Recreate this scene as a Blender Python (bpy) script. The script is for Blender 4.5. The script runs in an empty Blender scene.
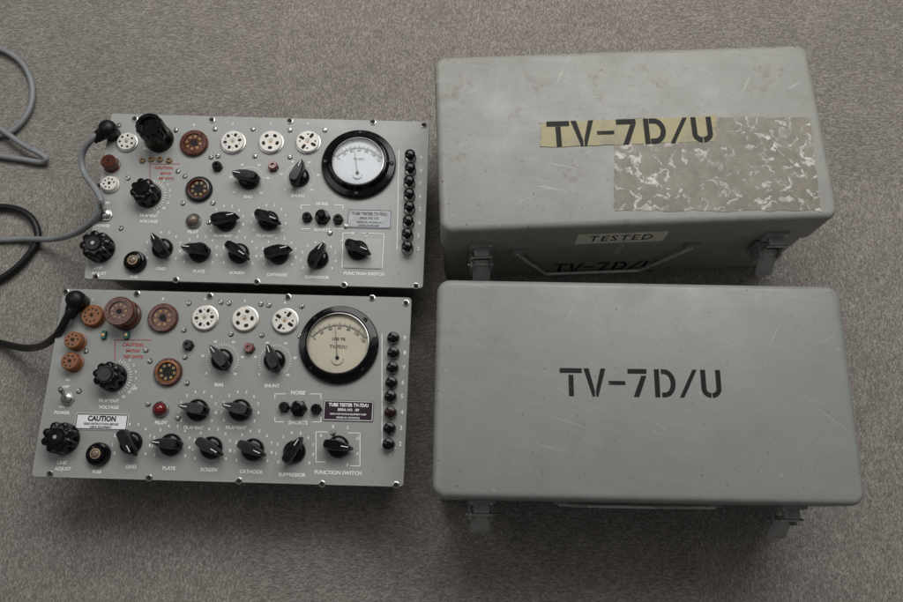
import bpy, bmesh, math, random
from mathutils import Vector, Matrix
random.seed(7)
SC=bpy.context.scene
COL=SC.collection
SC.view_settings.view_transform='Standard'
# ------------------------------------------------------------------ survey
# photogrammetry helper: turns a measurement on the photo plus a known height
# above the floor into metres on the floor grid.
F=769.0; CX=451.5; CY=301.0
TH=math.radians(15.9); CAMZ=0.889
ct,st=math.cos(TH),math.sin(TH)
def P(u,v,z):
    dx=(u-CX)/F; dy=-(v-CY)/F
    wy=dy*ct+st; wz=dy*st-ct
    t=(z-CAMZ)/wz
    return Vector((dx*t,wy*t))
def frame(c,z):
    tl,tr,br,bl=[P(u,v,z) for u,v in c]
    cen=(tl+tr+br+bl)/4
    d=(tr-tl)+(br-bl); e=(tl-bl)+(tr-br)
    a1=math.atan2(d.y,d.x); a2=math.atan2(e.y,e.x)-math.pi/2
    W=((tr-tl).length+(br-bl).length)/2; H=((tl-bl).length+(tr-br).length)/2
    return cen,(a1*.65+a2*.35),W,H
# ------------------------------------------------------------------ materials
def new_mat(name):
    m=bpy.data.materials.new(name); m.use_nodes=True
    nt=m.node_tree; b=nt.nodes['Principled BSDF']
    return m,nt,b
def nd(nt,t,**kw):
    n=nt.nodes.new(t)
    for k,v in kw.items(): setattr(n,k,v)
    return n
def noise(nt,coord,scale,detail=4,stretch=None,rough=.55,rot=None):
    n=nd(nt,'ShaderNodeTexNoise'); n.inputs['Scale'].default_value=scale
    n.inputs['Detail'].default_value=detail; n.inputs['Roughness'].default_value=rough
    if rot:
        mr=nd(nt,'ShaderNodeMapping'); mr.inputs['Rotation'].default_value=rot
        nt.links.new(coord,mr.inputs[0]); coord=mr.outputs[0]
    if stretch:
        mp=nd(nt,'ShaderNodeMapping'); mp.inputs['Scale'].default_value=stretch
        nt.links.new(coord,mp.inputs[0]); coord=mp.outputs[0]
    nt.links.new(coord,n.inputs['Vector'])
    return n.outputs['Fac']
def ramp(nt,fac,stops):
    r=nd(nt,'ShaderNodeValToRGB'); cr=r.color_ramp
    while len(cr.elements)<len(stops): cr.elements.new(.5)
    for e,(p,c) in zip(cr.elements,stops):
        e.position=p; e.color=(c,c,c,1) if not isinstance(c,tuple) else (*c,1)
    nt.links.new(fac,r.inputs[0]); return r.outputs[0]
def mul(nt,a,b):
    m=nd(nt,'ShaderNodeMath',operation='MULTIPLY'); nt.links.new(a,m.inputs[0])
    if isinstance(b,(int,float)): m.inputs[1].default_value=b
    else: nt.links.new(b,m.inputs[1])
    return m.outputs[0]
def mixc(nt,fac,a,b,mode='MIX'):
    m=nd(nt,'ShaderNodeMix',data_type='RGBA',blend_type=mode)
    if isinstance(fac,(int,float)): m.inputs[0].default_value=fac
    else: nt.links.new(fac,m.inputs[0])
    for i,x in ((6,a),(7,b)):
        if isinstance(x,tuple): m.inputs[i].default_value=(*x,1)
        else: nt.links.new(x,m.inputs[i])
    return m.outputs[2]
def bump(nt,b,h,strength,dist):
    n=nd(nt,'ShaderNodeBump'); n.inputs['Strength'].default_value=strength
    n.inputs['Distance'].default_value=dist
    nt.links.new(h,n.inputs['Height']); nt.links.new(n.outputs[0],b.inputs['Normal'])
def pmat(name,col,rough=.5,metal=0.,var=.18,vs=60,bs=None,bd=.0004,spec=.5,coat=0):
    m,nt,b=new_mat(name)
    tc=nd(nt,'ShaderNodeTexCoord').outputs['Object']
    n=noise(nt,tc,vs,5)
    v=ramp(nt,n,[(.3,1-var),(.7,1+0.0)])
    c=mixc(nt,1.0,tuple(col),v,'MULTIPLY')
    nt.links.new(c,b.inputs['Base Color'])
    rr=ramp(nt,noise(nt,tc,vs*2,3),[(.3,max(.02,rough-.08)),(.7,min(1,rough+.1))])
    nt.links.new(rr,b.inputs['Roughness'])
    b.inputs['Metallic'].default_value=metal; b.inputs['Specular IOR Level'].default_value=spec
    if coat: b.inputs['Coat Weight'].default_value=coat
    if bs: bump(nt,b,noise(nt,tc,bs,3),.5,bd)
    return m
def paint(name,col,wear=.5,rough=.42,scr=(.46,.46,.43),dirt=(.10,.09,.065),big=1.0,grime=.42,scratch=.35,edge=.75):
    m,nt,b=new_mat(name)
    tc=nd(nt,'ShaderNodeTexCoord').outputs['Object']
    bg=ramp(nt,noise(nt,tc,6,7,rough=.7),[(.3,1-.12*big),(.7,1+.06*big)])
    c=mixc(nt,1.0,tuple(col),bg,'MULTIPLY')
    s0=ramp(nt,noise(nt,tc,1,5,stretch=(9,60,9),rot=(0,0,.15),rough=.65),[(.48,0.),(.75,.3*wear)])
    c=mixc(nt,s0,c,tuple(x*1.25 for x in col))
    c=mixc(nt,mul(nt,ramp(nt,noise(nt,tc,24,9,rough=.78),[(.565,0.),(.71,1.)]),grime*wear),c,tuple(dirt))
    c=mixc(nt,mul(nt,ramp(nt,noise(nt,tc,70,9,rough=.8,rot=(0,0,1)),[(.60,0.),(.70,1.)]),grime*.7*wear),c,tuple(dirt))
    c=mixc(nt,mul(nt,ramp(nt,noise(nt,tc,230,2),[(.70,0.),(.73,1.)]),.75*wear),c,tuple(dirt))
    c=mixc(nt,mul(nt,ramp(nt,noise(nt,tc,110,4,rough=.7),[(.69,0.),(.71,1.)]),.45*wear),c,tuple(scr))
    for k,(s,ro) in enumerate([((240,7,5),.5),((8,280,5),.25),((280,9,7),-.9),((9,330,7),-.5)]):
        s1=ramp(nt,noise(nt,tc,1.0,3,stretch=s,rot=(0,0,ro)),[(.69,0.),(.715,1.)])
        mk=ramp(nt,noise(nt,tc,13+k*4,2),[(.51,0.),(.59,1.)])
        c=mixc(nt,mul(nt,mul(nt,s1,mk),scratch*wear),c,tuple(scr))
    bv=nd(nt,'ShaderNodeBevel',samples=2); bv.inputs['Radius'].default_value=.004
    ge=nd(nt,'ShaderNodeNewGeometry')
    dt=nd(nt,'ShaderNodeVectorMath',operation='DOT_PRODUCT'); nt.links.new(bv.outputs[0],dt.inputs[0]); nt.links.new(ge.outputs['Normal'],dt.inputs[1])
    ed=ramp(nt,dt.outputs['Value'],[(.93,1.),(.99,0.)])
    en=ramp(nt,noise(nt,tc,60,6,rough=.75),[(.44,0.),(.54,1.)])
    c=mixc(nt,mul(nt,mul(nt,ed,en),min(1,edge*wear)),c,tuple(scr))
    nt.links.new(c,b.inputs['Base Color'])
    rr=ramp(nt,noise(nt,tc,18,6,rough=.7),[(.3,rough-.10),(.7,rough+.14)]); nt.links.new(rr,b.inputs['Roughness'])
    h=nd(nt,'ShaderNodeMath',operation='ADD')
    nt.links.new(noise(nt,tc,700,2),h.inputs[0])
    nt.links.new(mul(nt,noise(nt,tc,7,2),14.0),h.inputs[1])
    bump(nt,b,h.outputs[0],.3,.00028)
    return m
M={}
M['panelA']=paint('panel_paint_pale',(.325,.332,.318),.45,.44,big=.6)
M['panelB']=paint('panel_paint',(.285,.294,.280),.50,.44,big=.6)
M['caseA']=paint('case_paint_worn',(.272,.270,.245),1.25,.46,dirt=(.085,.072,.045),grime=.55,scratch=.5)
M['caseB']=paint('case_paint',(.236,.246,.234),1.0,.40,scratch=.26,grime=.34)
M['alu']=pmat('chassis_metal',(.30,.30,.29),.4,.8,.3)
M['black']=pmat('black_bakelite',(.004,.004,.0045),.15,0,.3,spec=.28)
M['blackm']=pmat('black_matt',(.007,.007,.008),.38,0,.3,spec=.28)
M['maroon']=pmat('maroon_bakelite',(.022,.005,.004),.2,0,.3,spec=.3)
M['white']=pmat('ceramic_white',(.76,.735,.67),.3,0,.22)
M['brown']=pmat('brown_phenolic',(.105,.025,.012),.2,0,.4)
M['orange']=pmat('orange_phenolic',(.26,.088,.020),.35,0,.4)
M['gold']=pmat('gold_ring',(.34,.13,.028),.3,.35,.4)
M['tan']=pmat('tan_pin',(.36,.26,.15),.4,.3,.3)
M['dark']=pmat('socket_hole',(.006,.005,.005),.8,0,.1)
M['steel']=pmat('plated_steel',(.55,.54,.51),.3,1,.4)
M['latch']=pmat('latch_metal',(.36,.38,.365),.4,.2,.35,90)
M['wire']=pmat('handle_wire',(.70,.70,.67),.35,.3,.3,90)
M['brass']=pmat('brass',(.62,.42,.17),.35,.7,.3)
M['ink']=pmat('white_ink',(.88,.89,.86),.6,0,.1)
M['redink']=pmat('red_ink',(.42,.035,.02),.6,0,.2)
M['blackink']=pmat('black_ink',(.012,.012,.012),.5,0,.2)
M['red']=pmat('red_jewel',(.17,.008,.007),.15,0,.3,coat=.5)
M['amber']=pmat('clear_jewel',(.20,.15,.12),.15,0,.3,coat=.5)
M['green']=pmat('green_plastic',(.008,.12,.09),.4,0,.2)
M['cream']=pmat('dial_cream',(.62,.58,.46),.6,0,.12,40)
M['dialw']=pmat('dial_white',(.60,.635,.665),.6,0,.05)
M['plate']=pmat('plate_metal',(.36,.38,.40),.42,.2,.35,120)
M['pale']=pmat('chart_paper',(.44,.45,.42),.55,0,.15)
M['platew']=pmat('plate_white',(.80,.80,.80),.5,0,.12)
M['platek']=pmat('plate_plum',(.022,.008,.019),.4,0,.2,spec=.3)
M['plate_tan']=pmat('tan_label',(.78,.74,.62),.5,0,.3,80)
M['greyc']=pmat('cable_grey',(.24,.25,.26),.5,0,.2,40,500,.0002)
M['blackc']=pmat('cable_black',(.008,.008,.009),.4,0,.3,40,500,.0002,spec=.35)
def stencil(name,th):
    m,nt,b=new_mat(name); tc=nd(nt,'ShaderNodeTexCoord').outputs['Object']
    w=ramp(nt,noise(nt,tc,160,6,rough=.7),[(th,(.009,.009,.008)),(th+.1,(.10,.105,.095))])
    nt.links.new(w,b.inputs['Base Color']); b.inputs['Roughness'].default_value=.55; b.inputs['Specular IOR Level'].default_value=.2
    return m
M['stA']=stencil('stencil_ink',.68); M['stB']=stencil('stencil_ink_worn',.61)
m,nt,b=new_mat('masking_tape'); tc=nd(nt,'ShaderNodeTexCoord').outputs['Object']
c=ramp(nt,noise(nt,tc,45,7,stretch=(1,.6,1),rough=.65),[(.3,(.315,.27,.10)),(.52,(.275,.24,.115)),(.68,(.19,.17,.105))])
nt.links.new(c,b.inputs['Base Color']); b.inputs['Roughness'].default_value=.45
bump(nt,b,noise(nt,tc,300,3,stretch=(1,.3,1)),.4,.0003); M['tape']=m
# torn label residue
m,nt,b=new_mat('label_residue'); tc=nd(nt,'ShaderNodeTexCoord').outputs['Object']
c=ramp(nt,noise(nt,tc,30,9,rough=.78),[(.30,(.10,.088,.058)),(.5,(.165,.146,.108)),(.72,(.235,.212,.168))])
wp=nd(nt,'ShaderNodeTexNoise'); wp.inputs['Scale'].default_value=60; wp.inputs['Detail'].default_value=3; nt.links.new(tc,wp.inputs['Vector'])
wc=mixc(nt,.030,tc,wp.outputs['Color'],'ADD')
mk=ramp(nt,noise(nt,tc,20,5,rough=.65),[(.40,.12),(.54,1.)])
for ro,thr,op in ((.6,.605,1.),(-.9,.62,.85),(1.7,.635,.8)):
    pz=noise(nt,wc,1,2.2,stretch=(56,138,1),rot=(0,0,ro),rough=.55)
    bnd=ramp(nt,pz,[(thr-.01,0.),(thr+.035,1.),(thr+.14,.6)])
    gr=ramp(nt,noise(nt,tc,210,6,rough=.8),[(.36,.2),(.56,1.)])
    c=mixc(nt,mul(nt,mul(nt,mul(nt,bnd,gr),mk),op),c,(.62,.60,.56))
dk=ramp(nt,noise(nt,tc,70,8,rough=.82,rot=(0,0,2)),[(.57,0.),(.70,.75)])
c=mixc(nt,dk,c,(.085,.075,.048))
nt.links.new(c,b.inputs['Base Color']); b.inputs['Roughness'].default_value=.45
bump(nt,b,noise(nt,tc,120,5),.5,.0005); M['residue']=m
m=bpy.data.materials.new('meter_glass'); m.use_nodes=True; nt=m.node_tree; nt.nodes.clear()
o=nd(nt,'ShaderNodeOutputMaterial'); mx=nd(nt,'ShaderNodeMixShader'); tr=nd(nt,'ShaderNodeBsdfTransparent'); gl=nd(nt,'ShaderNodeBsdfGlossy')
gl.inputs['Roughness'].default_value=.08; fr=nd(nt,'ShaderNodeFresnel'); fr.inputs[0].default_value=1.35
nt.links.new(fr.outputs[0],mx.inputs[0]); nt.links.new(tr.outputs[0],mx.inputs[1]); nt.links.new(gl.outputs[0],mx.inputs[2]); nt.links.new(mx.outputs[0],o.inputs[0]); M['glass']=m
# carpet: individual loops, flecked yarn, streaky tile direction
m,nt,b=new_mat('carpet_pile'); tc=nd(nt,'ShaderNodeTexCoord').outputs['Object']
chk=nd(nt,'ShaderNodeTexChecker'); mp=nd(nt,'ShaderNodeMapping'); mp.inputs['Location'].default_value=(.23,.09,0.25); nt.links.new(tc,mp.inputs[0]); nt.links.new(mp.outputs[0],chk.inputs['Vector']); chk.inputs['Scale'].default_value=2.0
ck=chk.outputs['Fac']
def vor(stretch):
    v=nd(nt,'ShaderNodeTexVoronoi',voronoi_dimensions='2D'); v.inputs['Scale'].default_value=1
    q=nd(nt,'ShaderNodeMapping'); q.inputs['Scale'].default_value=stretch; nt.links.new(tc,q.inputs[0]); nt.links.new(q.outputs[0],v.inputs['Vector'])
    return v
v1=vor((360,820,1)); v2=vor((820,360,1))
dist=mixc(nt,ck,v1.outputs['Distance'],v2.outputs['Distance'])
rnd=mixc(nt,ck,v1.outputs['Color'],v2.outputs['Color'])
sr=nd(nt,'ShaderNodeSeparateColor'); nt.links.new(rnd,sr.inputs[0])
lm=mixc(nt,ck,noise(nt,tc,1,5,stretch=(95,420,1),rough=.7),noise(nt,tc,1,5,stretch=(420,95,1),rough=.7))
yarn=ramp(nt,sr.outputs[0],[(0.,(.198,.178,.158)),(.45,(.248,.226,.203)),(.8,(.298,.276,.250)),(1.,(.35,.328,.300))])
c=mixc(nt,1.0,yarn,ramp(nt,dist,[(.15,1.06),(.75,.72)]),'MULTIPLY')
c=mixc(nt,1.0,c,ramp(nt,lm,[(.33,.76),(.66,1.20)]),'MULTIPLY')
c=mixc(nt,1.0,c,ramp(nt,noise(nt,tc,30,6,rough=.7),[(.3,.91),(.7,1.10)]),'MULTIPLY')
c=mixc(nt,1.0,c,ramp(nt,noise(nt,tc,4,5,rough=.6),[(.3,.92),(.7,1.07)]),'MULTIPLY')
c=mixc(nt,1.0,c,ramp(nt,ck,[(0.,.965),(1.,1.035)]),'MULTIPLY')
nt.links.new(c,b.inputs['Base Color']); b.inputs['Roughness'].default_value=.95; b.inputs['Specular IOR Level'].default_value=.1
inv=nd(nt,'ShaderNodeMath',operation='SUBTRACT'); inv.inputs[0].default_value=1.0; nt.links.new(dist,inv.inputs[1])
bump(nt,b,inv.outputs[0],.45,.0010); M['carpet']=m
# ------------------------------------------------------------------ mesh builder
class B:
    def __init__(s): s.bm=bmesh.new(); s.mats=[]
    def mi(s,k):
        if k not in s.mats: s.mats.append(k)
        return s.mats.index(k)
    def lathe(s,prof,k,seg=32,c=(0,0),flute=0,amp=0,fmin=None,X=None):
        i=s.mi(k); rings=[]
        for j,(r,z) in enumerate(prof):
            if r<=1e-7: rings.append([s.bm.verts.new((c[0],c[1],z))]); continue
            ring=[]
            for q in range(seg):
                a=2*math.pi*q/seg; rr=r
                if flute and (fmin is None or fmin[0]<=j<=fmin[1]): rr=r*(1-amp*(.5-.5*math.cos(flute*a))**2)
                ring.append(s.bm.verts.new((c[0]+rr*math.cos(a),c[1]+rr*math.sin(a),z)))
            rings.append(ring)
        for a,b_ in zip(rings,rings[1:]):
            for q in range(seg):
                q2=(q+1)%seg
                if len(a)==1 and len(b_)==1: continue
                if len(a)==1: vs=[a[0],b_[q],b_[q2]][::-1]
                elif len(b_)==1: vs=[a[q],a[q2],b_[0]]
                else: vs=[a[q],a[q2],b_[q2],b_[q]]
                f=s.bm.faces.new(vs); f.material_index=i
        if X: bmesh.ops.transform(s.bm,matrix=X,verts=[v for r in rings for v in r])
        return s
    def prism(s,pts,z0,z1,k,top=1.0,bev=0,X=None,tc=(0,0)):
        i=s.mi(k)
        a=sum(pts[q][0]*pts[(q+1)%len(pts)][1]-pts[(q+1)%len(pts)][0]*pts[q][1] for q in range(len(pts)))
        if a<0: pts=pts[::-1]
        lo=[s.bm.verts.new((x,y,z0)) for x,y in pts]
        levels=[lo]
        if bev:
            levels.append([s.bm.verts.new((tc[0]+(x-tc[0])*top,tc[1]+(y-tc[1])*top,z1-bev)) for x,y in pts])
            wd=max(abs(x-tc[0]) for x,y in pts); k2=top*max(.88,1-bev/wd)
            levels.append([s.bm.verts.new((tc[0]+(x-tc[0])*k2,tc[1]+(y-tc[1])*k2,z1)) for x,y in pts])
        else: levels.append([s.bm.verts.new((tc[0]+(x-tc[0])*top,tc[1]+(y-tc[1])*top,z1)) for x,y in pts])
        n=len(pts)
        for A,C in zip(levels,levels[1:]):
            for q in range(n):
                f=s.bm.faces.new([A[q],A[(q+1)%n],C[(q+1)%n],C[q]]); f.material_index=i
        f=s.bm.faces.new(levels[-1]); f.material_index=i
        f=s.bm.faces.new(lo[::-1]); f.material_index=i
        if X: bmesh.ops.transform(s.bm,matrix=X,verts=[v for r in levels for v in r])
        return s
    def flat(s,pts,z,k,X=None):
        i=s.mi(k)
        a=sum(pts[q][0]*pts[(q+1)%len(pts)][1]-pts[(q+1)%len(pts)][0]*pts[q][1] for q in range(len(pts)))
        if a<0: pts=pts[::-1]
        vs=[s.bm.verts.new((x,y,z)) for x,y in pts]; f=s.bm.faces.new(vs); f.material_index=i
        if X: bmesh.ops.transform(s.bm,matrix=X,verts=vs)
    def strip(s,p,q,w,z,k):
        p=Vector(p[:2]);q=Vector(q[:2]);d=(q-p).normalized();n=Vector((-d.y,d.x))*w/2
        s.flat([tuple(p-n),tuple(q-n),tuple(q+n),tuple(p+n)],z,k)
    def box(s,cx,cy,w,h,z0,z1,k,r=.0,X=None,bev=0,seg=4):
        s.prism(rrect(cx,cy,w,h,r,seg),z0,z1,k,bev=bev,X=X,tc=(cx,cy))
    def text(s,t,size,loc,k,rot=0,off=0.0,sx=1.0,X=None,align='CENTER',sp=1.0):
        i=s.mi(k)
        cu=bpy.data.curves.new('t','FONT'); cu.body=t; cu.size=size; cu.align_x=align; cu.align_y='CENTER'; cu.offset=off; cu.resolution_u=2; cu.space_character=sp
        ob=bpy.data.objects.new('t',cu); COL.objects.link(ob)
        dg=bpy.context.evaluated_depsgraph_get(); dg.update()
        me=bpy.data.meshes.new_from_object(ob.evaluated_get(dg))
        bpy.data.objects.remove(ob); bpy.data.curves.remove(cu)
        n0=len(s.bm.verts); f0=len(s.bm.faces)
        s.bm.from_mesh(me); bpy.data.meshes.remove(me)
        s.bm.verts.ensure_lookup_table(); s.bm.faces.ensure_lookup_table()
        T=Matrix.Translation(Vector(loc))@Matrix.Rotation(rot,4,'Z')@Matrix.Diagonal((sx,1,1,1))
        if X: T=X@T
        bmesh.ops.transform(s.bm,matrix=T,verts=s.bm.verts[n0:])
        for f in s.bm.faces[f0:]: f.material_index=i
    def mesh(s,name,smooth=35):
        me=bpy.data.meshes.new(name); s.bm.normal_update(); s.bm.to_mesh(me); s.bm.free()
        for k in s.mats: me.materials.append(M[k])
        if smooth:
            me.shade_smooth(); me.set_sharp_from_angle(angle=math.radians(smooth))
        return me
def rrect(cx,cy,w,h,r,seg=4):
    if r<=0: return [(cx-w/2,cy-h/2),(cx+w/2,cy-h/2),(cx+w/2,cy+h/2),(cx-w/2,cy+h/2)]
    o=[]
    for sx_,sy_,a0 in ((1,-1,-90),(1,1,0),(-1,1,90),(-1,-1,180)):
        for q in range(seg+1):
            a=math.radians(a0+90*q/seg); o.append((cx+sx_*(w/2-r)+r*math.cos(a),cy+sy_*(h/2-r)+r*math.sin(a)))
    return o
def put(name,me,parent=None,loc=(0,0,0),rot=0,label=None):
    ob=bpy.data.objects.new(name,me); COL.objects.link(ob)
    ob.location=loc; ob.rotation_euler=(0,0,rot) if isinstance(rot,(int,float)) else rot
    if parent: ob.parent=parent
    if label: ob['label']=label
    return ob
CACHE={}
def cached(key,fn):
    if key not in CACHE: CACHE[key]=fn()
    return CACHE[key]
# ------------------------------------------------------------------ carpet
b=B(); b.flat([(-3,-3),(3,-3),(3,3),(-3,3)],0,'carpet')
g=put('floor',b.mesh('floor',0)); g['kind']='structure'; g['label']='grey beige mottled loop pile carpet tiles'; g['category']='carpet'
# ------------------------------------------------------------------ component meshes
def m_bar():
    b=B()
    b.lathe([(.0115,0),(.0115,.003),(.0103,.0055),(.008,.007),(0,.007)],'black',36)
    pts=[(-.0145,-.0026),(-.0125,-.0048),(-.002,-.0062),(.008,-.0048),(.0162,-.0014),(.0170,0),(.0162,.0014),(.008,.0048),(-.002,.0062),(-.0125,.0048),(-.0145,.0026)]
    b.prism(pts,.006,.019,'black',top=.9,bev=.002)
    return b.mesh('selector_knob',40)
def m_barline():
    b=B(); b.strip((.0055,0),(.0130,0),.0008,.0,'ink')
    return b.mesh('pointer_line',0)
def m_flute():
    b=B()
    b.lathe([(.0150,0),(.0150,.003),(.0135,.005)],'black',48)
    b.lathe([(.0145,.005),(.0145,.016),(.0135,.0185),(.0115,.0195),(.008,.0195),(.0070,.021),(0,.021)],'black',80,flute=8,amp=.18,fmin=(0,3))
    return b.mesh('fluted_knob',40)
def m_flute_big():
    b=B()
    b.lathe([(.0160,0),(.0160,.003),(.014,.005)],'black',48)
    b.lathe([(.0165,.004),(.0165,.015),(.0155,.0175),(.013,.0185),(.009,.0185),(.0075,.0205),(0,.0205)],'black',80,flute=8,amp=.22,fmin=(0,3))
    b.lathe([(.0020,.0206),(.0020,.0211),(0,.0211)],'steel',12)
    return b.mesh('fluted_knob',40)
def slot(b,ang,r,l,w,z,k,dz=.0003):
    c,s_=math.cos(ang),math.sin(ang)
    X=Matrix.Translation((r*c,r*s_,0))@Matrix.Rotation(ang,4,'Z')
    b.prism(rrect(0,0,l,w,min(l,w)*.45,3),z-.001,z+dz,k,X=X)
def m_white(n,r=.0135):
    b=B(); h=.0045
    b.lathe([(r+.0010,0),(r+.0010,.0015),(r,.0018)],'steel',40)
    b.lathe([(r,.0012),(r,h-.0008),(r-.0008,h),(.0035,h),(.003,h-.0006),(0,h-.0006)],'white',40)
    b.lathe([(.0020,h-.0006),(.0020,h-.0003),(0,h-.0003)],'tan',16)
    for q in range(n):
        a=math.pi/2+2*math.pi*(q+.5)/n
        if n==4:
            slot(b,a,r*.60,.0064,.0034,h,'dark'); slot(b,a+.55,r*.66,.0016,.0026,h,'dark',.0002)
        elif n==5: slot(b,a,r*.61,.0036,.0048,h,'dark')
        elif n==6:
            slot(b,a,r*.62,.0042,.0034,h,'dark'); slot(b,a+.5,r*.66,.0013,.0013,h,'dark',.0002)
        else: slot(b,a,r*.66,.0026,.0026,h,'dark')
    return b.mesh('tube_socket',30)
def m_octal(ring,inner,r=.0155,n=8,h=.005,trim=None):
    b=B()
    b.lathe([(r,0),(r,h-.001),(r-.001,h),(r*.80,h)],ring,40)
    b.lathe([(r*.80,h),(r*.70,h+(.0003 if trim else 0)),(r*.66,h-.0015)],trim or ring,40)
    b.lathe([(r*.66,h-.0015),(.0042,h-.0015),(.004,h-.0022),(0,h-.0022)],inner,40)
    b.lathe([(.0036,h-.0022),(.0036,h-.0019),(0,h-.0019)],'dark',20)
    slot(b,-.8,.0042,.003,.0022,h-.0015,'dark')
    for q in range(n):
        a=2*math.pi*(q+.5)/n
        slot(b,a,r*.49,.0026,.0026,h-.0015,'brass',.0004)
        b.lathe([(.0007,h-.0011),(.0007,h-.0008),(0,h-.0008)],'dark',8,c=(r*.49*math.cos(a),r*.49*math.sin(a)))
        slot(b,a+.39,r*.88,.0012,.0012,h,'dark',.0002)
    return b.mesh('tube_socket',30)
def m_mini(col,n,r=.0095,h=.010):
    b=B()
    b.lathe([(r+.001,0),(r+.001,.002),(r,.0025),(r,h-.001),(r-.001,h),(.0022,h),(.002,h-.001),(0,h-.001)],col,32)
    b.lathe([(.0015,h-.001),(.0015,h-.0005),(0,h-.0005)],'dark',12)
    for q in range(n):
        a=2*math.pi*q/(n+1); slot(b,a,r*.62,.0019,.0019,h,'dark')
    return b.mesh('miniature_socket',30)
def m_adapter_brown():
    b=B(); b.lathe([(.0165,0),(.0165,.006),(.0150,.007),(.0150,.014),(.0160,.015),(.0160,.020),(.0150,.021),(.0105,.021),(.010,.0195),(0,.0195)],'brown',40)
    for q in range(9):
        a=2*math.pi*q/9; slot(b,a,.0072,.0024,.0024,.0195,'tan',.0004)
        slot(b,a+.3,.0128,.0012,.0012,.021,'dark',.0003)
    b.lathe([(.003,.0195),(.003,.0199),(0,.0199)],'dark',16)
    return b.mesh('socket_adapter',30)
def m_adapter_black():
    b=B()
    b.lathe([(.0165,0),(.0165,.006),(.0150,.008),(.0150,.017)],'black',48)
    b.lathe([(.0150,.017),(.0155,.018),(.0155,.033),(.0140,.0355),(.0098,.0355),(.0090,.032),(0,.032)],'black',96,flute=12,amp=.08,fmin=(1,2))
    return b.mesh('socket_adapter',40)
def m_button(h,k='black'):
    b=B()
    b.lathe([(.0068,0),(.0068,.0015),(.0055,.0025),(.0035,.003)],'steel',24)
    b.lathe([(.0040,.0025),(.0040,h-.006),(.0055,h-.005),(.0060,h-.0025),(.0051,h-.0008),(.0030,h),(0,h+.0002)],k,28)
    return b.mesh('push_button',35)
def m_jewel(k,r=.0070):
    b=B()
    b.lathe([(r+.0015,0),(r+.0015,.003),(r,.0042),(r-.0005,.0035)],'steel',28)
    b.lathe([(r-.0005,.002),(r-.001,.005),(r*.7,.0075),(r*.35,.0088),(0,.0092)],k,20)
    return b.mesh('pilot_lamp',50)
def m_fuse():
    b=B()
    b.lathe([(.0120,0),(.0120,.005),(.0110,.007),(.0095,.0075)],'black',40)
    b.lathe([(.0095,.006),(.0088,.0095),(.0056,.0102)],'black',40,flute=20,amp=.07)
    b.lathe([(.0042,.0100),(.0038,.0110),(.0025,.0118),(0,.012)],'amber',24)
    b.lathe([(.0056,.0098),(.0054,.0105),(.0042,.0106)],'tan',24)
    return b.mesh('lamp_holder',40)
def m_jack(k='black'):
    b=B(); b.lathe([(.0062,0),(.0062,.0015),(.005,.002)],'blackm',6)
    b.lathe([(.0052,.001),(.0052,.006),(.0044,.0072),(.0022,.0072),(.002,.005),(0,.005)],k,24)
    return b.mesh('pin_jack',35)
def m_noise():
    b=B(); b.lathe([(.009,0),(.009,.003),(.008,.004)],'blackm',6)
    b.lathe([(.0075,.003),(.0075,.008),(.0045,.0088),(.0045,.013),(.003,.0142),(0,.0142)],'black',28)
    return b.mesh('shorts_lamp',35)
def m_screw(r=.0029):
    b=B(); b.lathe([(r,0),(r,.0007),(r*.7,.0017),(0,.002)],'steel',20)
    b.prism(rrect(0,0,r*1.8,.0006,0),.0012,.00215,'dark',X=Matrix.Rotation(.7,4,'Z'))
    return b.mesh('panel_screw',40)
def m_ringhole():
    b=B(); b.lathe([(.0036,0),(.0036,.0009),(.0026,.0012),(.0022,.0008)],'steel',20)
    b.lathe([(.0023,.0006),(0,.0006)],'dark',16)
    return b.mesh('panel_screw',40)
def m_toggle():
    b=B(); b.lathe([(.0075,0),(.0075,.002),(.0055,.0024)],'steel',6)
    b.lathe([(.0052,.002),(.0052,.006),(.003,.007),(0,.007)],'steel',20)
    X=Matrix.Translation((0,0,.006))@Matrix.Rotation(math.radians(-28),4,'X')
    b.lathe([(.0018,0),(.0022,.009),(.0028,.014),(.002,.0165),(0,.017)],'steel',16,X=X)
    return b.mesh('toggle_switch',40)
def m_smallsq():
    b=B(); b.box(0,0,.005,.009,0,.004,'green',.001,bev=.0008)
    b.lathe([(.0016,.004),(.0016,.0045),(0,.0045)],'brass',10)
    return b.mesh('terminal_clip',40)
def m_tanpin():
    b=B(); b.lathe([(.0034,0),(.0034,.002),(.0024,.003),(.0016,.003),(.0014,.001),(0,.001)],'tan',18)
    return b.mesh('pin_jack',35)
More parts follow.
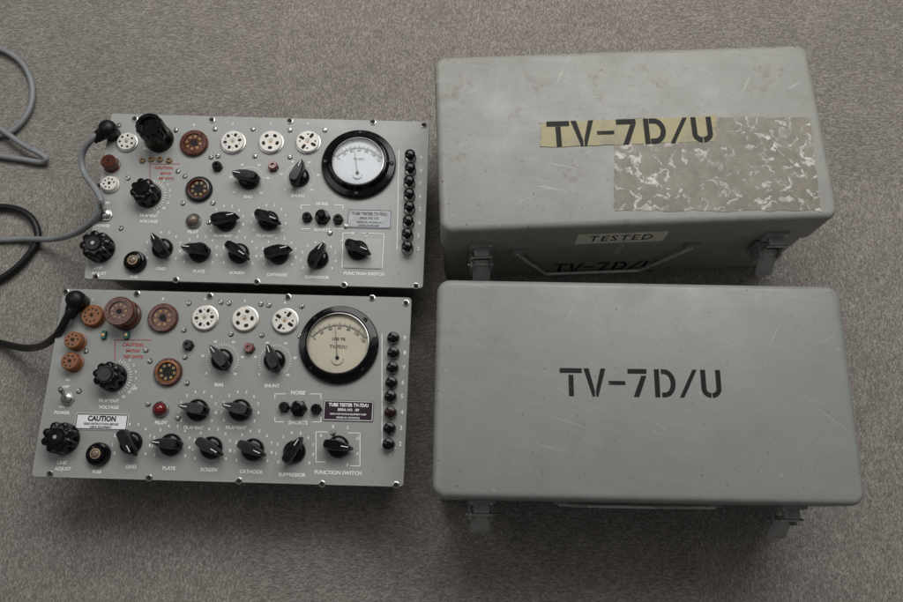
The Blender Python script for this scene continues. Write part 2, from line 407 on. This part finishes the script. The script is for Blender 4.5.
# ------------------------------------------------------------------ tester
def tester(cfg):
    z=cfg['z']; cen,phi,W,H=frame(cfg['corners'],z)
    root=bpy.data.objects.new('tube_tester',None); COL.objects.link(root); root.empty_display_size=.05
    root.location=(cen.x,cen.y,0); root.rotation_euler=(0,0,phi)
    root['label']=cfg['label']; root['category']='tube tester'; root['group']='tube testers on the carpet'
    R=Matrix.Rotation(-phi,2)
    def L(u,v,h=0):
        return R@(P(u,v,z+h)-cen)
    pk=cfg['panel']
    b=B(); b.box(0,0,W,H,z-.0035,z,pk,.004,bev=.0006)
    put('panel',b.mesh('panel',40),root)
    b=B(); b.box(0,0,W-.022,H-.022,.012,z-.0036,'alu',.004)
    for x in (-1,1):
        for y in (-1,1): b.box(x*(W/2-.035),y*(H/2-.03),.02,.02,0,.0118,'blackm',.004)
    for x,y,w,h in ((-.10,.03,.07,.06),(.07,-.03,.09,.05)): b.box(x,y,w,h,.004,.0117,'blackm',.003)
    put('chassis',b.mesh('chassis',40),root)
    T=B(); zt=z+.0003
    def at(name,key,fn,u,v,h=.01,rot=0,label=None):
        l=L(u,v,h*.5); return put(name,cached(key,fn),root,(l.x,l.y,z),rot,label)
    def ticks(l,r0,r1,a0,a1,n,w=.0005):
        for q in range(n+1):
            a=math.radians(a0+(a1-a0)*q/n); d=Vector((math.cos(a),math.sin(a)))
            T.strip(l+d*r0,l+d*r1,w,zt,'ink')
    def nums(l,r,a0,a1,vals,size=.0042):
        for q,vv in enumerate(vals):
            a=math.radians(a0+(a1-a0)*q/(len(vals)-1))
            T.text(vv,size,(l.x+r*math.cos(a),l.y+r*math.sin(a),zt),'ink',off=.00011)
    for (u,v,ang,kind) in cfg['bars']:
        k=at('selector_knob','bar',m_bar,u,v,.018,math.radians(ang))
        put('pointer_line',cached('bl',m_barline),k,(0,0,.0192))
        l=L(u,v,.009)
        if kind=='sel': nums(l,.0195,215,-35,list('0123456789'),.0042)
        elif kind=='dial':
            ticks(l,.0155,.018,225,-45,30,.0005); nums(l,.0215,225,-45,['0','20','40','60','80','90'],.0036)
        elif kind=='fun':
            nums(l,.0215,150,-60,list('ABCDEF'),.0042)
    for (u,v,big) in cfg['flutes']:
        at('fluted_knob','fb' if big else 'f',m_flute_big if big else m_flute,u,v,.02,random.random())
        if not big:
            l=L(u,v,.01); ticks(l,.0172,.0205,75,-60,15,.0007); nums(l,.0245,70,-55,['.6','2','3','5','7','12','20','25'],.0036)
    for (u,v,kind,h,lab) in cfg['sockets']:
        fn={'w4':lambda:m_white(4),'w5':lambda:m_white(5),'w6':lambda:m_white(6),'w7':lambda:m_white(7,.011),
            'brown':lambda:m_octal('brown','brown',.0160),'oct':lambda:m_octal('blackm','blackm',.0150,trim='brown'),
            'octo':lambda:m_octal('brown','blackm',.0148,trim='gold'),'mo':lambda:m_mini('orange',7,.0092,.012),'mo2':lambda:m_mini('orange',9,.0115,.008),
            'mb':lambda:m_mini('brown',7,.0085,.012),'mw':lambda:m_mini('white',7,.009,.006),'ab':m_adapter_brown,'ak':m_adapter_black}[kind]
        at('socket_adapter' if kind in('ab','ak') else 'tube_socket',kind,fn,u,v,h,random.random()*.5,lab)
    for (u,v,k) in cfg['jewels']: at('pilot_lamp','j'+k,lambda:m_jewel(k),u,v,.008,0,'red jewel pilot lamp' if k=='red' else 'clear jewel pilot lamp')
    for (u,v,k) in cfg['jacks']: at('pin_jack','jk'+k,lambda:m_jack(k),u,v,.007)
    for (u,v) in cfg['noise']: at('indicator_lamp','nz',m_noise,u,v,.012)
    for (u,v) in cfg['fuse']: at('lamp_holder','fu',m_fuse,u,v,.012)
    for (u,v) in cfg['toggle']: at('toggle_switch','tg',m_toggle,u,v,.014)
    for (u,v) in cfg['clips']: at('terminal_clip','cl',m_smallsq,u,v,.004)
    for (u,v) in cfg['tanpins']: at('pin_jack','tp',m_tanpin,u,v,.003)
    bh=cfg['bh']
    for (u,v,t) in cfg['buttons']:
        kk='maroon' if (bh<.012 and t=='4') else 'black'
        at('push_button','pb%g%s'%(bh,kk),lambda:m_button(bh,kk),u,v,bh*1.6,0,'dark red push button' if kk=='maroon' else None)
        l=L(u,v,bh*.8)
        T.text(t,.0060,(l.x+.0120,l.y+.001,zt),'ink',off=.00018)
    for (u,v) in cfg['screws']: at('panel_screw','sc',m_screw,u,v,.001,random.random()*3)
    for (u,v) in cfg['rings']: at('panel_screw','rg',m_ringhole,u,v,.001)
    for (u,v,t,s) in cfg['text']:
        l=L(u,v); T.text(t,s*.98/1000,(l.x,l.y,zt),'ink',off=.00014)
    for (u,v,t,s) in cfg['red']:
        l=L(u,v); T.text(t,s/1000,(l.x,l.y,zt),'redink',off=.00014)
    for (x1,y1,x2,y2) in cfg['lines']: T.strip(L(x1,y1),L(x2,y2),.0008,zt,'ink')
    for (x1,y1,x2,y2) in cfg['redlines']: T.strip(L(x1,y1),L(x2,y2),.0007,zt,'redink')
    put('panel_lettering',T.mesh('panel_lettering',0),root,label='white and red silkscreened markings')
    # meter
    u,v,ro,ri,face=cfg['meter']; l=L(u,v,.010)
    mt=bpy.data.objects.new('meter',None); COL.objects.link(mt); mt.parent=root; mt.location=(l.x,l.y,z); mt.empty_display_size=.03
    mt['label']='round black panel meter with needle'
    b=B(); b.lathe([(ro,0),(ro,.004),(ro-.001,.0055),(ro-.007,.007),(ri+.0035,.012),(ri+.0018,.0125),(ri+.0006,.0115),(ri+.0004,.006)],'black',72)
    b.lathe([(ri+.0006,.0113),(ri-.0002,.0116),(ri-.0003,.0106)],'steel',72)
    for q in range(4):
        a=math.radians(45+90*q if cfg['m4'] else 90*q+0); c=((ro-.0045)*math.cos(a),(ro-.0045)*math.sin(a))
        b.lathe([(.0026,.004),(.0026,.0072),(.0018,.0078),(0,.0078)],'blackm',14,c=c)
    put('bezel',b.mesh('bezel',30),mt)
    b=B(); b.lathe([(ri+.0002,.0062),(0,.0062)],face,64)
    zz=.0064; oc=Vector((0,-ri*.48))
    def arc(r,a0,a1,w,k='blackink'):
        n=28
        for q in range(n):
            A=math.radians(a0+(a1-a0)*q/n); C=math.radians(a0+(a1-a0)*(q+1)/n)
            d=Vector((math.cos(A),math.sin(A))); e=Vector((math.cos(C),math.sin(C)))
            b.flat([tuple(oc+d*(r-w/2)),tuple(oc+e*(r-w/2)),tuple(oc+e*(r+w/2)),tuple(oc+d*(r+w/2))],zz,k)
    RS=ri*1.10
    arc(RS,142,38,.0006); arc(RS-.0009,142,38,.0003)
    for q in range(49):
        A=math.radians(142-104*q/48); d=Vector((math.cos(A),math.sin(A))); r1=RS+(.0036 if q%8==0 else .0026 if q%4==0 else .0018)
        b.strip(oc+d*(RS+.0003),oc+d*r1,.00028 if q%4 else .00055,zz+.0001,'blackink')
        if q%8==0:
            p=oc+d*(RS-.0032); b.text(str(q*120//48),.0042,(p.x,p.y,zz),'blackink',rot=A-math.pi/2,off=.00009)
    for (tx,ty,t,s) in cfg['mtext']: b.text(t,s,(tx,ty,zz),'blackink',off=.0001)
    b.lathe([(ri*.20,.0063),(ri*.19,.0078),(0,.0082)],cfg['hub'],32,c=(0,oc.y-.001))
    b.lathe([(.0020,.0078),(.0020,.0092),(0,.0095)],'blackm',16,c=(0,oc.y))
    put('dial',b.mesh('dial',30),mt,label='pale dial with black scale')
    b=B(); A=math.radians(cfg['needle']); d=Vector((math.cos(A),math.sin(A))); n=Vector((-d.y,d.x))
    b.prism([tuple(oc-n*.0004),tuple(oc+d*RS*.97-n*.00015),tuple(oc+d*RS*.97+n*.00015),tuple(oc+n*.0004)],.0095,.0098,'blackink')
    put('needle',b.mesh('needle',0),mt)
    b=B(); b.lathe([(ri-.0001,.0108),(0,.0112)],'glass',48); put('glass',b.mesh('glass',30),mt)
    for (x1,y1,x2,y2,bk,rows,name,lab,tk) in cfg['plates']:
        a=L(x1,y1);c=L(x2,y2); w=abs(c.x-a.x);h=abs(c.y-a.y);cx,cy=(a.x+c.x)/2,(a.y+c.y)/2
        b=B(); b.box(0,0,w,h,0,.0007,bk,.0015)
        lw=.0010 if name=='caution_plate' else .0006
        for (p,q_,r,s_) in ((-w/2+.001,-h/2+.001,w/2-.001,-h/2+.001),(-w/2+.001,h/2-.001,w/2-.001,h/2-.001),(-w/2+.001,-h/2+.0015,-w/2+.001,h/2-.0015),(w/2-.001,-h/2+.0015,w/2-.001,h/2-.0015)):
            b.strip((p,q_),(r,s_),lw,.0009,tk)
        for (ty,t,s,of) in rows: b.text(t,s*h,(0,ty*h,.0009),tk,off=of,sx=.86)
        put(name,b.mesh(name,30),root,(cx,cy,z+.0002),0,lab)
    return root,L
Z=.083
B_={'z':Z,'corners':[(60,289),(413,297),(402,490),(35,474)],'panel':'panelB','label':'open tube tester with cream dial meter and black nameplate',
 'bars':[(220,358,130,'dial'),(273,359,112,'dial'),(195,409,172,'sel'),(238,409,168,'sel'),(128,442,-55,'sel'),(168,444,176,'sel'),(209,447,-28,'sel'),(251,449,-22,'sel'),(293,451,60,'sel'),(337,446,-8,'fun')],
 'flutes':[(109,376,0),(60,438,1)],
 'sockets':[(93,316,'mo2',.008,'orange brown tube socket'),(122,313,'ab',.024,'raised brown socket adapter'),(163,318,'brown',.005,'large brown tube socket'),(205,318,'w6',.004,None),(245,319,'w5',.004,None),(285,321,'w4',.004,None),(75,341,'mo',.012,'small orange brown socket'),(72,362,'mo',.012,'small orange brown socket'),(168,372,'octo',.005,'brown octal socket with orange gold ring')],
 'jewels':[(160,409,'red')],'jacks':[(188,345,'black'),(249,348,'red'),(284,407,'black'),(316,409,'black')],
 'noise':[(298,408)],'fuse':[(97,454)],'toggle':[(65,398)],'clips':[(104,335),(127,335)],'tanpins':[],
 'bh':.010,'buttons':[(393,337,'9'),(393,352,'8'),(392,367,'7'),(391,382,'6'),(390,396,'5'),(390,412,'4'),(389,428,'3'),(388,444,'2')],
 'screws':[(86,351),(146,350),(185,357),(189,303),(221,302),(229,303),(261,304),(269,305),(302,306),(184,330),(150,361),(187,383),(231,334),(262,335),(300,336),(79,391),(148,404),(178,418),(333,433)],
 'rings':[(66,292),(137,294),(210,296),(288,297),(372,298),(406,303),(50,474),(149,478),(239,481),(322,484),(396,485)],
 'text':[(134,389,'OFF',4),(109,401,'FILAMENT',4.8),(109,407.5,'VOLTAGE',4.8),(62,407,'ON',4),(62,413,'POWER',4.8),(66,387,'OFF',4),(62,463,'LINE',5),(63,469,'ADJUST',5),(97,472,'FUSE',4.4),(131,467,'GRID',5),(161,423,'PILOT',4.8),
  (194,428,'FILAMENT',4.8),(236,428,'FILAMENT',4.8),(169,468.5,'PLATE',5),(209,470,'SCREEN',5),(251,472,'CATHODE',5),(292,475,'SUPPRESSOR',5),(219,385,'BIAS',5),(272,386,'SHUNT',5),
  (298,393,'NOISE',5.6),(298,423,'SHORTS',5.6),(338,473,'FUNCTION SWITCH',5.4),(68,380,'AC',3.5),(205,299,'6',4),(245,301,'5',4),(285,303,'4',4),(163,299,'8',4),(93,300,'7',4),(390,455,'1',4)],
 'red':[(133,345,'CAUTION',5),(133,351,'MATCH',4.4),(133,357,'RED DOTS',4.4)],
 'redlines':[(115,340,151,340),(115,340,115,361)],
 'lines':[(275,394,286,394),(310,394,321,394),(275,394,275,399),(321,394,321,399),(275,422,284,422),(312,422,321,422),(275,422,275,417),(321,422,321,417),
  (316,432,316,462),(360,433,360,466),(316,432,328,432),(348,433,360,433),(316,462,326,462),(350,466,360,466),(382,334,382,448),(382,448,396,448)],
 'meter':(338,343,.0425,.0325,'cream'),'m4':True,'needle':97,'hub':'cream',
 'mtext':[(0,.005,'USE 3%',.0046),(0,-.0035,'TV-7D/U',.0050)],
 'plates':[(77,413,127,431,'platew',[(.18,'CAUTION',.44,.00036),(-.14,'READ INSTRUCTIONS BEFORE',.18,.00008),(-.33,'USING EQUIPMENT',.18,.00008)],'caution_plate','white plate with black caution lettering','blackink'),
   (324,400,373,422,'platek',[(.27,'TUBE TESTER TV-7D/U',.225,.00016),(.04,'SERIAL NO.  189',.17,.0001),(-.17,'RADIO ELECTRONICS EQUIPMENT CORP',.11,.00006),(-.34,'ORDER NO. 40154-PH-52',.12,.00006)],'nameplate','black nameplate with white lettering','ink')]}
A_={'z':Z,'corners':[(114,116),(430,119),(423,288),(80,279)],'panel':'panelA','label':'open tube tester with white dial meter and grey nameplate',
 'bars':[(247,177,172,'dial'),(298,174,72,'dial'),(224,219,12,'sel'),(267,218,-20,'sel'),(160,246,125,'sel'),(197,250,176,'sel'),(237,251,-32,'sel'),(277,252,15,'sel'),(317,256,62,'sel'),(357,248,-22,'fun')],
 'flutes':[(145,192,0),(97,246,1)],
 'sockets':[(127,142,'w7',.004,'white socket with seven holes'),(154,132,'ak',.036,'tall black socket adapter'),(194,143,'brown',.005,'large brown tube socket'),(233,142,'w6',.004,None),(271,142,'w5',.004,None),(308,142,'w4',.004,None),(110,163,'mb',.012,'small brown socket'),(110,184,'mw',.006,'small white socket'),(199,189,'oct',.005,'black octal socket')],
 'jewels':[(193,220,'amber')],'jacks':[(217,166,'black'),(273,166,'red'),(307,217,'black'),(338,219,'black')],
 'noise':[(322,216)],'fuse':[(134,261)],'toggle':[(104,213)],'clips':[],'tanpins':[(142,160),(151,159),(160,159),(169,160)],
 'bh':.014,'buttons':[(410,154,'9'),(410,167,'8'),(409,180,'7'),(409,193,'6'),(409,206,'5'),(408,220,'4'),(407,233,'3'),(407,246,'2')],
 'screws':[(119,125),(215,129),(218,156),(253,129),(255,156),(290,130),(290,157),(325,130),(176,130),(211,157),(185,176),(213,203),(183,203),(121,228),(178,171),(209,222),(330,233),(346,226),(128,178)],
 'rings':[(135,119),(212,120),(290,121),(373,122),(424,125),(96,277),(176,280),(257,282),(344,285),(416,286),(99,186)],
 'text':[(149,216,'FILAMENT',4.6),(149,221.5,'VOLTAGE',4.6),(103,226,'POWER',4.6),(107,203,'OFF',4),(98,268,'LINE',4.8),(99,273.5,'ADJUST',4.8),(134,277,'FUSE',4),(161,269,'GRID',4.8),(193,232,'PILOT',4.6),
  (223,236,'FILAMENT',4.6),(266,236,'FILAMENT',4.6),(199,271.5,'PLATE',4.8),(237,273,'SCREEN',4.8),(277,275,'CATHODE',4.8),(317,277.5,'SUPPRESSOR',4.8),(248,197,'BIAS',5),(298,196,'SHUNT',5),(322,204,'NOISE',5),(322,230,'SHORTS',5),(364,274,'FUNCTION SWITCH',5),
  (194,125,'8',4),(233,124,'6',4),(271,124,'5',4),(308,124,'4',4),(150,149,'PIN JACKS',3.6)],
 'red':[(164,168,'CAUTION',4.6),(166,173.5,'MATCH',3.6),(166,178.5,'RED DOTS',3.6)],
 'redlines':[(150,164,180,164),(150,164,150,181)],
 'lines':[(343,233,352,233),(362,233,384,234),(343,233,342,268),(384,234,382,268),(366,234,366,240),(301,205,310,205),(334,205,343,205),(301,205,301,209),(343,205,343,209),(301,229,310,229),(334,229,343,229),(399,150,397,250)],
 'meter':(358,161,.0425,.029,'dialw'),'m4':False,'needle':100,'hub':'dialw','mtext':[(0,.004,'TV-7/U',.0040)],
 'plates':[(348,209,391,229,'plate',[(.25,'TUBE TESTER TV-7D/U',.205,.00012),(.02,'SERIAL NO. 1192',.15,.00008),(-.2,'ORDER NO. 3741-PHILA-52',.12,.00006),(-.37,'UNITED STATES ARMY',.12,.00006)],'nameplate','worn silver grey metal nameplate','blackink'),
  (346,236,381,269,'pale',[(.42,'TEST',.07,.00005),(-.42,'LINE',.07,.00005)],'chart_label','pale paper label behind the function switch','pale')]}
rootA,LA=tester(A_)
rootB,LB=tester(B_)
# ------------------------------------------------------------------ cases
def band(cx,cy,rx,ry,tx,ty,a0,a1,n=8):
    o=[];i=[]
    for q in range(n+1):
        a=math.radians(a0+(a1-a0)*q/n)
        o.append((cx+rx*math.cos(a),cy+ry*math.sin(a))); i.append((cx+(rx-tx)*math.cos(a),cy+(ry-ty)*math.sin(a)))
    return [[o[q],o[q+1],i[q+1],i[q]] for q in range(n)]
def stencil_polys(t=.17,g=.05):
    o=[]
    o+=[[(0,1-t),(.80,1-t),(.80,1),(0,1)],[(.31,0),(.49,0),(.49,1-t-g),(.31,1-t-g)]]
    o+=[[(.86,1),(1.05,1),(1.25,.20),(1.25,0),(1.16,0)],[(1.66,1),(1.48,1),(1.29,.24),(1.29,0),(1.37,0)]]
    o+=[[(1.76,.42),(2.36,.42),(2.36,.56),(1.76,.56)]]
    o+=[[(2.46,1-t),(3.15,1-t),(3.15,1),(2.46,1)],[(2.95,1-t-g),(3.14,1-t-g),(2.84,0),(2.64,0)]]
    o+=[[(3.42,0),(3.60,0),(3.60,1),(3.42,1)]]
    o+=[[(3.60+g,0),(3.78,0),(3.78,t),(3.60+g,t)],[(3.60+g,1-t),(3.78,1-t),(3.78,1),(3.60+g,1)]]
    o+=band(3.78,.5,.40,.5,.18,t,-90,90,12)
    o+=[[(4.30,0),(4.46,0),(4.98,1),(4.82,1)]]
    o+=[[(5.10,.33),(5.28,.33),(5.28,1),(5.10,1)],[(5.64,.33),(5.82,.33),(5.82,1),(5.64,1)]]
    o+=band(5.46,.33,.36,.33,.18,t,180,266,7)+band(5.46,.33,.36,.33,.18,t,274,360,7)
    return o
def tube(b,pts,r,k,seg=10):
    for p,q in zip(pts,pts[1:]):
        p=Vector(p);q=Vector(q);d=q-p
        X=Matrix.Translation(p)@d.to_track_quat('Z','Y').to_matrix().to_4x4()
        b.lathe([(r,-.2*r),(r,d.length+.2*r)],k,seg,X=X)
        b.lathe([(0,-r),(r*.7,-r*.7),(r,0),(r*.7,r*.7),(0,r)],k,seg,X=Matrix.Translation(p))
    b.lathe([(0,-r),(r*.7,-r*.7),(r,0),(r*.7,r*.7),(0,r)],k,seg,X=Matrix.Translation(Vector(pts[-1])))
CH=.165; LH=.058
def rbox(w,d,z0,z1,rv,rt,k,topb=True):
    b=B(); b.mi(k)
    pts=rrect(0,0,w,d,rv,8)
    levels=[]
    n=5
    zs=[(z0,0),(z1-rt if topb else z1,0)]
    if topb:
        for q in range(1,n+1):
            a=math.pi/2*q/n; zs.append((z1-rt+rt*math.sin(a),rt*(1-math.cos(a))))
    for z,ins in zs:
        pp=rrect(0,0,w-2*ins,d-2*ins,max(rv-ins,.001),8)
        levels.append([b.bm.verts.new((x,y,z)) for x,y in pp])
    N=len(pts)
    for A,C in zip(levels,levels[1:]):
        for q in range(N): b.bm.faces.new([A[q],A[(q+1)%N],C[(q+1)%N],C[q]])
    b.bm.faces.new(levels[-1]); b.bm.faces.new(levels[0][::-1])
    return b
def m_latch():
    b=B(); RX=Matrix.Rotation(math.radians(90),4,'X')   # prism z -> -y
    b.box(0,.012,.026,.020,0.0,.003,'latch',.002,X=RX)
    b.box(0,.012,.016,.006,.003,.012,'latch',.001,X=RX,bev=.001)
    b.box(0,-.022,.026,.034,0,.003,'latch',.002,X=RX)
    for s in (-1,1): b.box(s*.0105,-.017,.003,.028,.003,.018,'latch',.001,X=RX)
    X2=Matrix.Translation((0,-.012,-.010))@Matrix.Rotation(math.radians(52),4,'X')
    b.box(0,-.012,.019,.034,0,.0022,'latch',.003,X=X2,bev=.0006)
    tube(b,[(-.010,-.011,-.010),(-.010,-.013,.013),(.010,-.013,.013),(.010,-.011,-.010)],.0014,'steel',8)
    tube(b,[(-.013,-.013,-.010),(.013,-.013,-.010)],.0020,'steel',8)
    for x,z in ((-.009,.018),(.009,.018),(-.009,-.035),(.009,-.035)):
        b.lathe([(.0020,.003),(.0015,.0042),(0,.0046)],'steel',12,X=Matrix.Translation((x,0,z))@RX)
    return b.mesh('latch',40)
def case(cfg):
    cen,phi,W,D=frame(cfg['corners'],CH)
    root=bpy.data.objects.new('carrying_case',None); COL.objects.link(root); root.location=(cen.x,cen.y,0); root.rotation_euler=(0,0,phi)
    root['label']=cfg['label']; root['category']='metal case'; root['group']='metal carrying cases on the carpet'
    R=Matrix.Rotation(-phi,2)
    def L(u,v,z=CH): return R@(P(u,v,z)-cen)
    k=cfg['mat']; RX=Matrix.Rotation(math.radians(90),4,'X')
    b=rbox(W,D,CH-LH,CH,.013,.0065,k)
    put('lid',b.mesh('lid',35),root)
    b=rbox(W-.006,D-.006,.004,CH-LH-.002,.012,.005,k,False)
    b.box(0,0,W-.012,D-.012,CH-LH-.0019,CH-LH-.0001,'dark',.01)
    for sx_ in (-1,1):
        for sy_ in (-1,1): b.lathe([(.006,0),(.006,.0039)],'blackm',12,c=(sx_*(W/2-.03),sy_*(D/2-.03)))
    put('body',b.mesh('body',35),root)
    fy=-D/2
    for u in cfg['latches']:
        l=L(u,cfg['lv'],CH-LH)
        put('latch',cached('latch',m_latch),root,(l.x,fy-.0002,CH-LH))
    b=B(); zz=CH-LH-.014
    xs=[L(u,cfg['lv'],zz).x for u in cfg['handle']]
    for x in xs: b.box(x,zz,.014,.014,-fy-.0029,-fy+.002,'latch',.002,X=RX)
    a,c=xs
    tube(b,[(a,fy-.002,zz),(a+.040,fy-.0015,zz-.076),(c-.040,fy-.0015,zz-.076),(c,fy-.002,zz)],.0020,'wire',12)
    put('handle',b.mesh('handle',40),root,label='folded thin wire carrying handle')
    (u1,v1),(u2,v2),hp=cfg['sten']
    p=L(u1,v1);q=L(u2,v2); um,vm=(u1+u2)/2,(v1+v2)/2
    hh=(L(um,vm-hp/2)-L(um,vm+hp/2)).length
    if cfg.get('tape'):
        def torn(poly,n,js):
            pts=[L(*pp) for pp in poly]; out=[]
            for i in range(len(pts)):
                A=pts[i];C=pts[(i+1)%len(pts)]; j=js[i%len(js)]
                for s in range(n):
                    v=A.lerp(C,s/n); out.append((v.x+random.uniform(-j,j),v.y+random.uniform(-j,j)))
            return out
        b=B(); b.prism(torn(cfg['patch_pts'],24,[.0014,.0008]),CH-.0002,CH+.0004,'residue'); put('torn_label',b.mesh('torn_label',0),root,label='scuffed beige torn paper label')
        b=B(); b.prism(torn(cfg['tape'],16,[.0005,.0013]),CH-.0001,CH+.0007,'tape'); put('masking_tape',b.mesh('masking_tape',0),root,label='yellowed masking tape strip')
    b=B(); sc=(q-p).length/5.82; d=(q-p).normalized(); n=Vector((-d.y,d.x))
    zt=CH+(.0011 if cfg.get('tape') else .0003)
    for poly in stencil_polys(*cfg['stp']):
        b.flat([tuple(p+d*(x*sc)+n*((y-.5)*hh)) for x,y in poly],zt,cfg['ink'])
    put('lettering',b.mesh('lettering',0),root,label='black stencilled lettering on the lid')
    if cfg.get('front'):
        x0=L(575,240,.12).x; x1=L(663,236,.12).x
        b=B(); b.box((x0+x1)/2,.129,x1-x0,.028,-fy,-fy+.0006,'plate_tan',.001,X=RX)
        b.text('TESTED',.022,((x0+x1)/2,.129,-fy+.0008),'blackink',sx=.78,X=RX,off=.0001,sp=1.22)
        put('inspection_label',b.mesh('inspection_label',0),root,label='tan inspection label on the lid front')
        x0=L(556,268,.05).x; x1=L(662,266,.05).x; b=B(); s=(x1-x0)/5.82
        for poly in stencil_polys(): b.flat([(x0+x*s,.010+y*.030) for x,y in poly],-fy-.003+.0003,cfg['ink'],X=RX)
        put('lettering',b.mesh('lettering',0),root,label='black stencilled lettering on the front')
    return root
case({'corners':[(437,57),(809,42),(838,213),(437,236)],'mat':'caseA','label':'scuffed grey metal case with torn label and masking tape','latches':[481,772],'lv':250,'handle':[517,692],
 'sten':((547,134.5),(712,129.5),25),'stp':(.20,.02),'ink':'stA','tape':[(541,123),(716,116),(716,141),(541,147.5)],'patch_pts':[(615,119),(810,117),(821,211),(614,211)],'front':True})
case({'corners':[(438,281),(841,283),(867,507),(431,497)],'mat':'caseB','label':'grey painted metal case with stencilled black lettering','latches':[481,786],'lv':515,'handle':[560,715],
 'sten':((560,382),(721,384),28),'stp':(.17,.07),'ink':'stB'})
# ------------------------------------------------------------------ cables
def cable(name,label,pts,r,k,ps=1.0):
    root=bpy.data.objects.new(name,None); COL.objects.link(root)
    w=[(*P(u,v,z),z) for u,v,z in pts]
    root.location=(w[0][0],w[0][1],0); root.empty_display_size=.03
    root['label']=label; root['category']='power cable'
    cu=bpy.data.curves.new('c','CURVE'); cu.dimensions='3D'; cu.bevel_depth=r; cu.bevel_resolution=4; cu.resolution_u=10
    sp=cu.splines.new('BEZIER'); sp.bezier_points.add(len(w)-1)
    V=[Vector(p)-root.location for p in w]
    for i,bp in enumerate(sp.bezier_points):
        bp.co=V[i]; t=(V[min(i+1,len(V)-1)]-V[max(i-1,0)]).normalized()
        l0=(V[i]-V[max(i-1,0)]).length/3; l1=(V[min(i+1,len(V)-1)]-V[i]).length/3
        bp.handle_left_type=bp.handle_right_type='FREE'; bp.handle_left=V[i]-t*l0; bp.handle_right=V[i]+t*l1
    cu.use_fill_caps=True
    ob=bpy.data.objects.new('t',cu); COL.objects.link(ob); dg=bpy.context.evaluated_depsgraph_get(); dg.update()
    me=bpy.data.meshes.new_from_object(ob.evaluated_get(dg)); bpy.data.objects.remove(ob)
    me.materials.clear(); me.materials.append(M[k]); me.shade_smooth()
    put('cord',me,root)
    b=B()
    b.lathe([(.0092,0),(.0092,.008),(.0102,.009),(.0102,.015),(.0088,.019),(.0055,.0215),(0,.022)],'blackm',28)
    d=(V[1]-V[0]); d.z=0; X=Matrix.Translation((0,0,.0135))@Vector((d.x,d.y,-.004)).to_track_quat('Z','Y').to_matrix().to_4x4()
    b.lathe([(.0070,0),(.0070,.012),(.0064,.0135),(.0060,.017),(.0050,.018),(.0048,.021),(0,.0212)],'blackm',24,X=X)
    put('plug',b.mesh('plug',35),root,(0,0,Z+.0005))
zc=Z+.0135
cable('power_cable','grey power cable with black angled plug, looped on the carpet',
 [(108,129,zc),(93,138,zc),(82,155,.085),(84,172,.080),(96,190,.092),(101,204,.096),(90,224,.08),(60,238,.03),(25,239,.006),(-20,238,.005),(-90,210,.005),(-80,165,.005),(-20,155,.005),(20,159,.005),(42,162,.006),(46,158,.010),(25,146,.012),(-5,126,.010),(-60,100,.006),(-70,50,.006),(-20,45,.006),(14,56,.006),(31,80,.006),(30,108,.006),(12,131,.006),(-15,140,.006),(-60,190,.006)],.0036,'greyc')
cable('power_cable','thick black power cable with angled plug, trailing onto the carpet',
 [(76,300,zc),(69,314,zc),(56,336,.080),(32,348,.035),(0,343,.006),(-40,330,.006),(-60,300,.006),(-20,288,.006),(10,273,.006),(31,252,.006),(38,234,.006),(27,214,.006),(0,207,.006),(-50,215,.006),(-90,260,.006)],.0042,'blackc')
# ------------------------------------------------------------------ light
W_=bpy.data.worlds.new('World'); SC.world=W_; W_.use_nodes=True
bgn=W_.node_tree.nodes['Background']; bgn.inputs[0].default_value=(.99,.985,.98,1); bgn.inputs[1].default_value=.12
def area(name,loc,tgt,sx,sy,p,col):
    l=bpy.data.lights.new(name,'AREA'); l.shape='RECTANGLE'; l.size=sx; l.size_y=sy; l.energy=p; l.color=col
    o=bpy.data.objects.new(name,l); COL.objects.link(o); o.location=loc
    o.rotation_euler=(Vector(tgt)-Vector(loc)).to_track_quat('-Z','Y').to_euler()
area('ceiling_lamp',(.30,1.45,1.75),(.05,.62,0),2.1,1.0,42,(1,.982,.962))
area('ceiling_lamp',(-1.3,.7,2.1),(0,.3,0),.6,1.4,5,(1,.985,.965))
# ------------------------------------------------------------------ camera
cd=bpy.data.cameras.new('camera'); cam=bpy.data.objects.new('camera',cd); COL.objects.link(cam)
cam.location=(0,0,CAMZ); cam.rotation_euler=(TH,0,0); cd.sensor_width=36; cd.lens=36*F/903; cd.clip_start=.02; cd.clip_end=50
SC.camera=cam
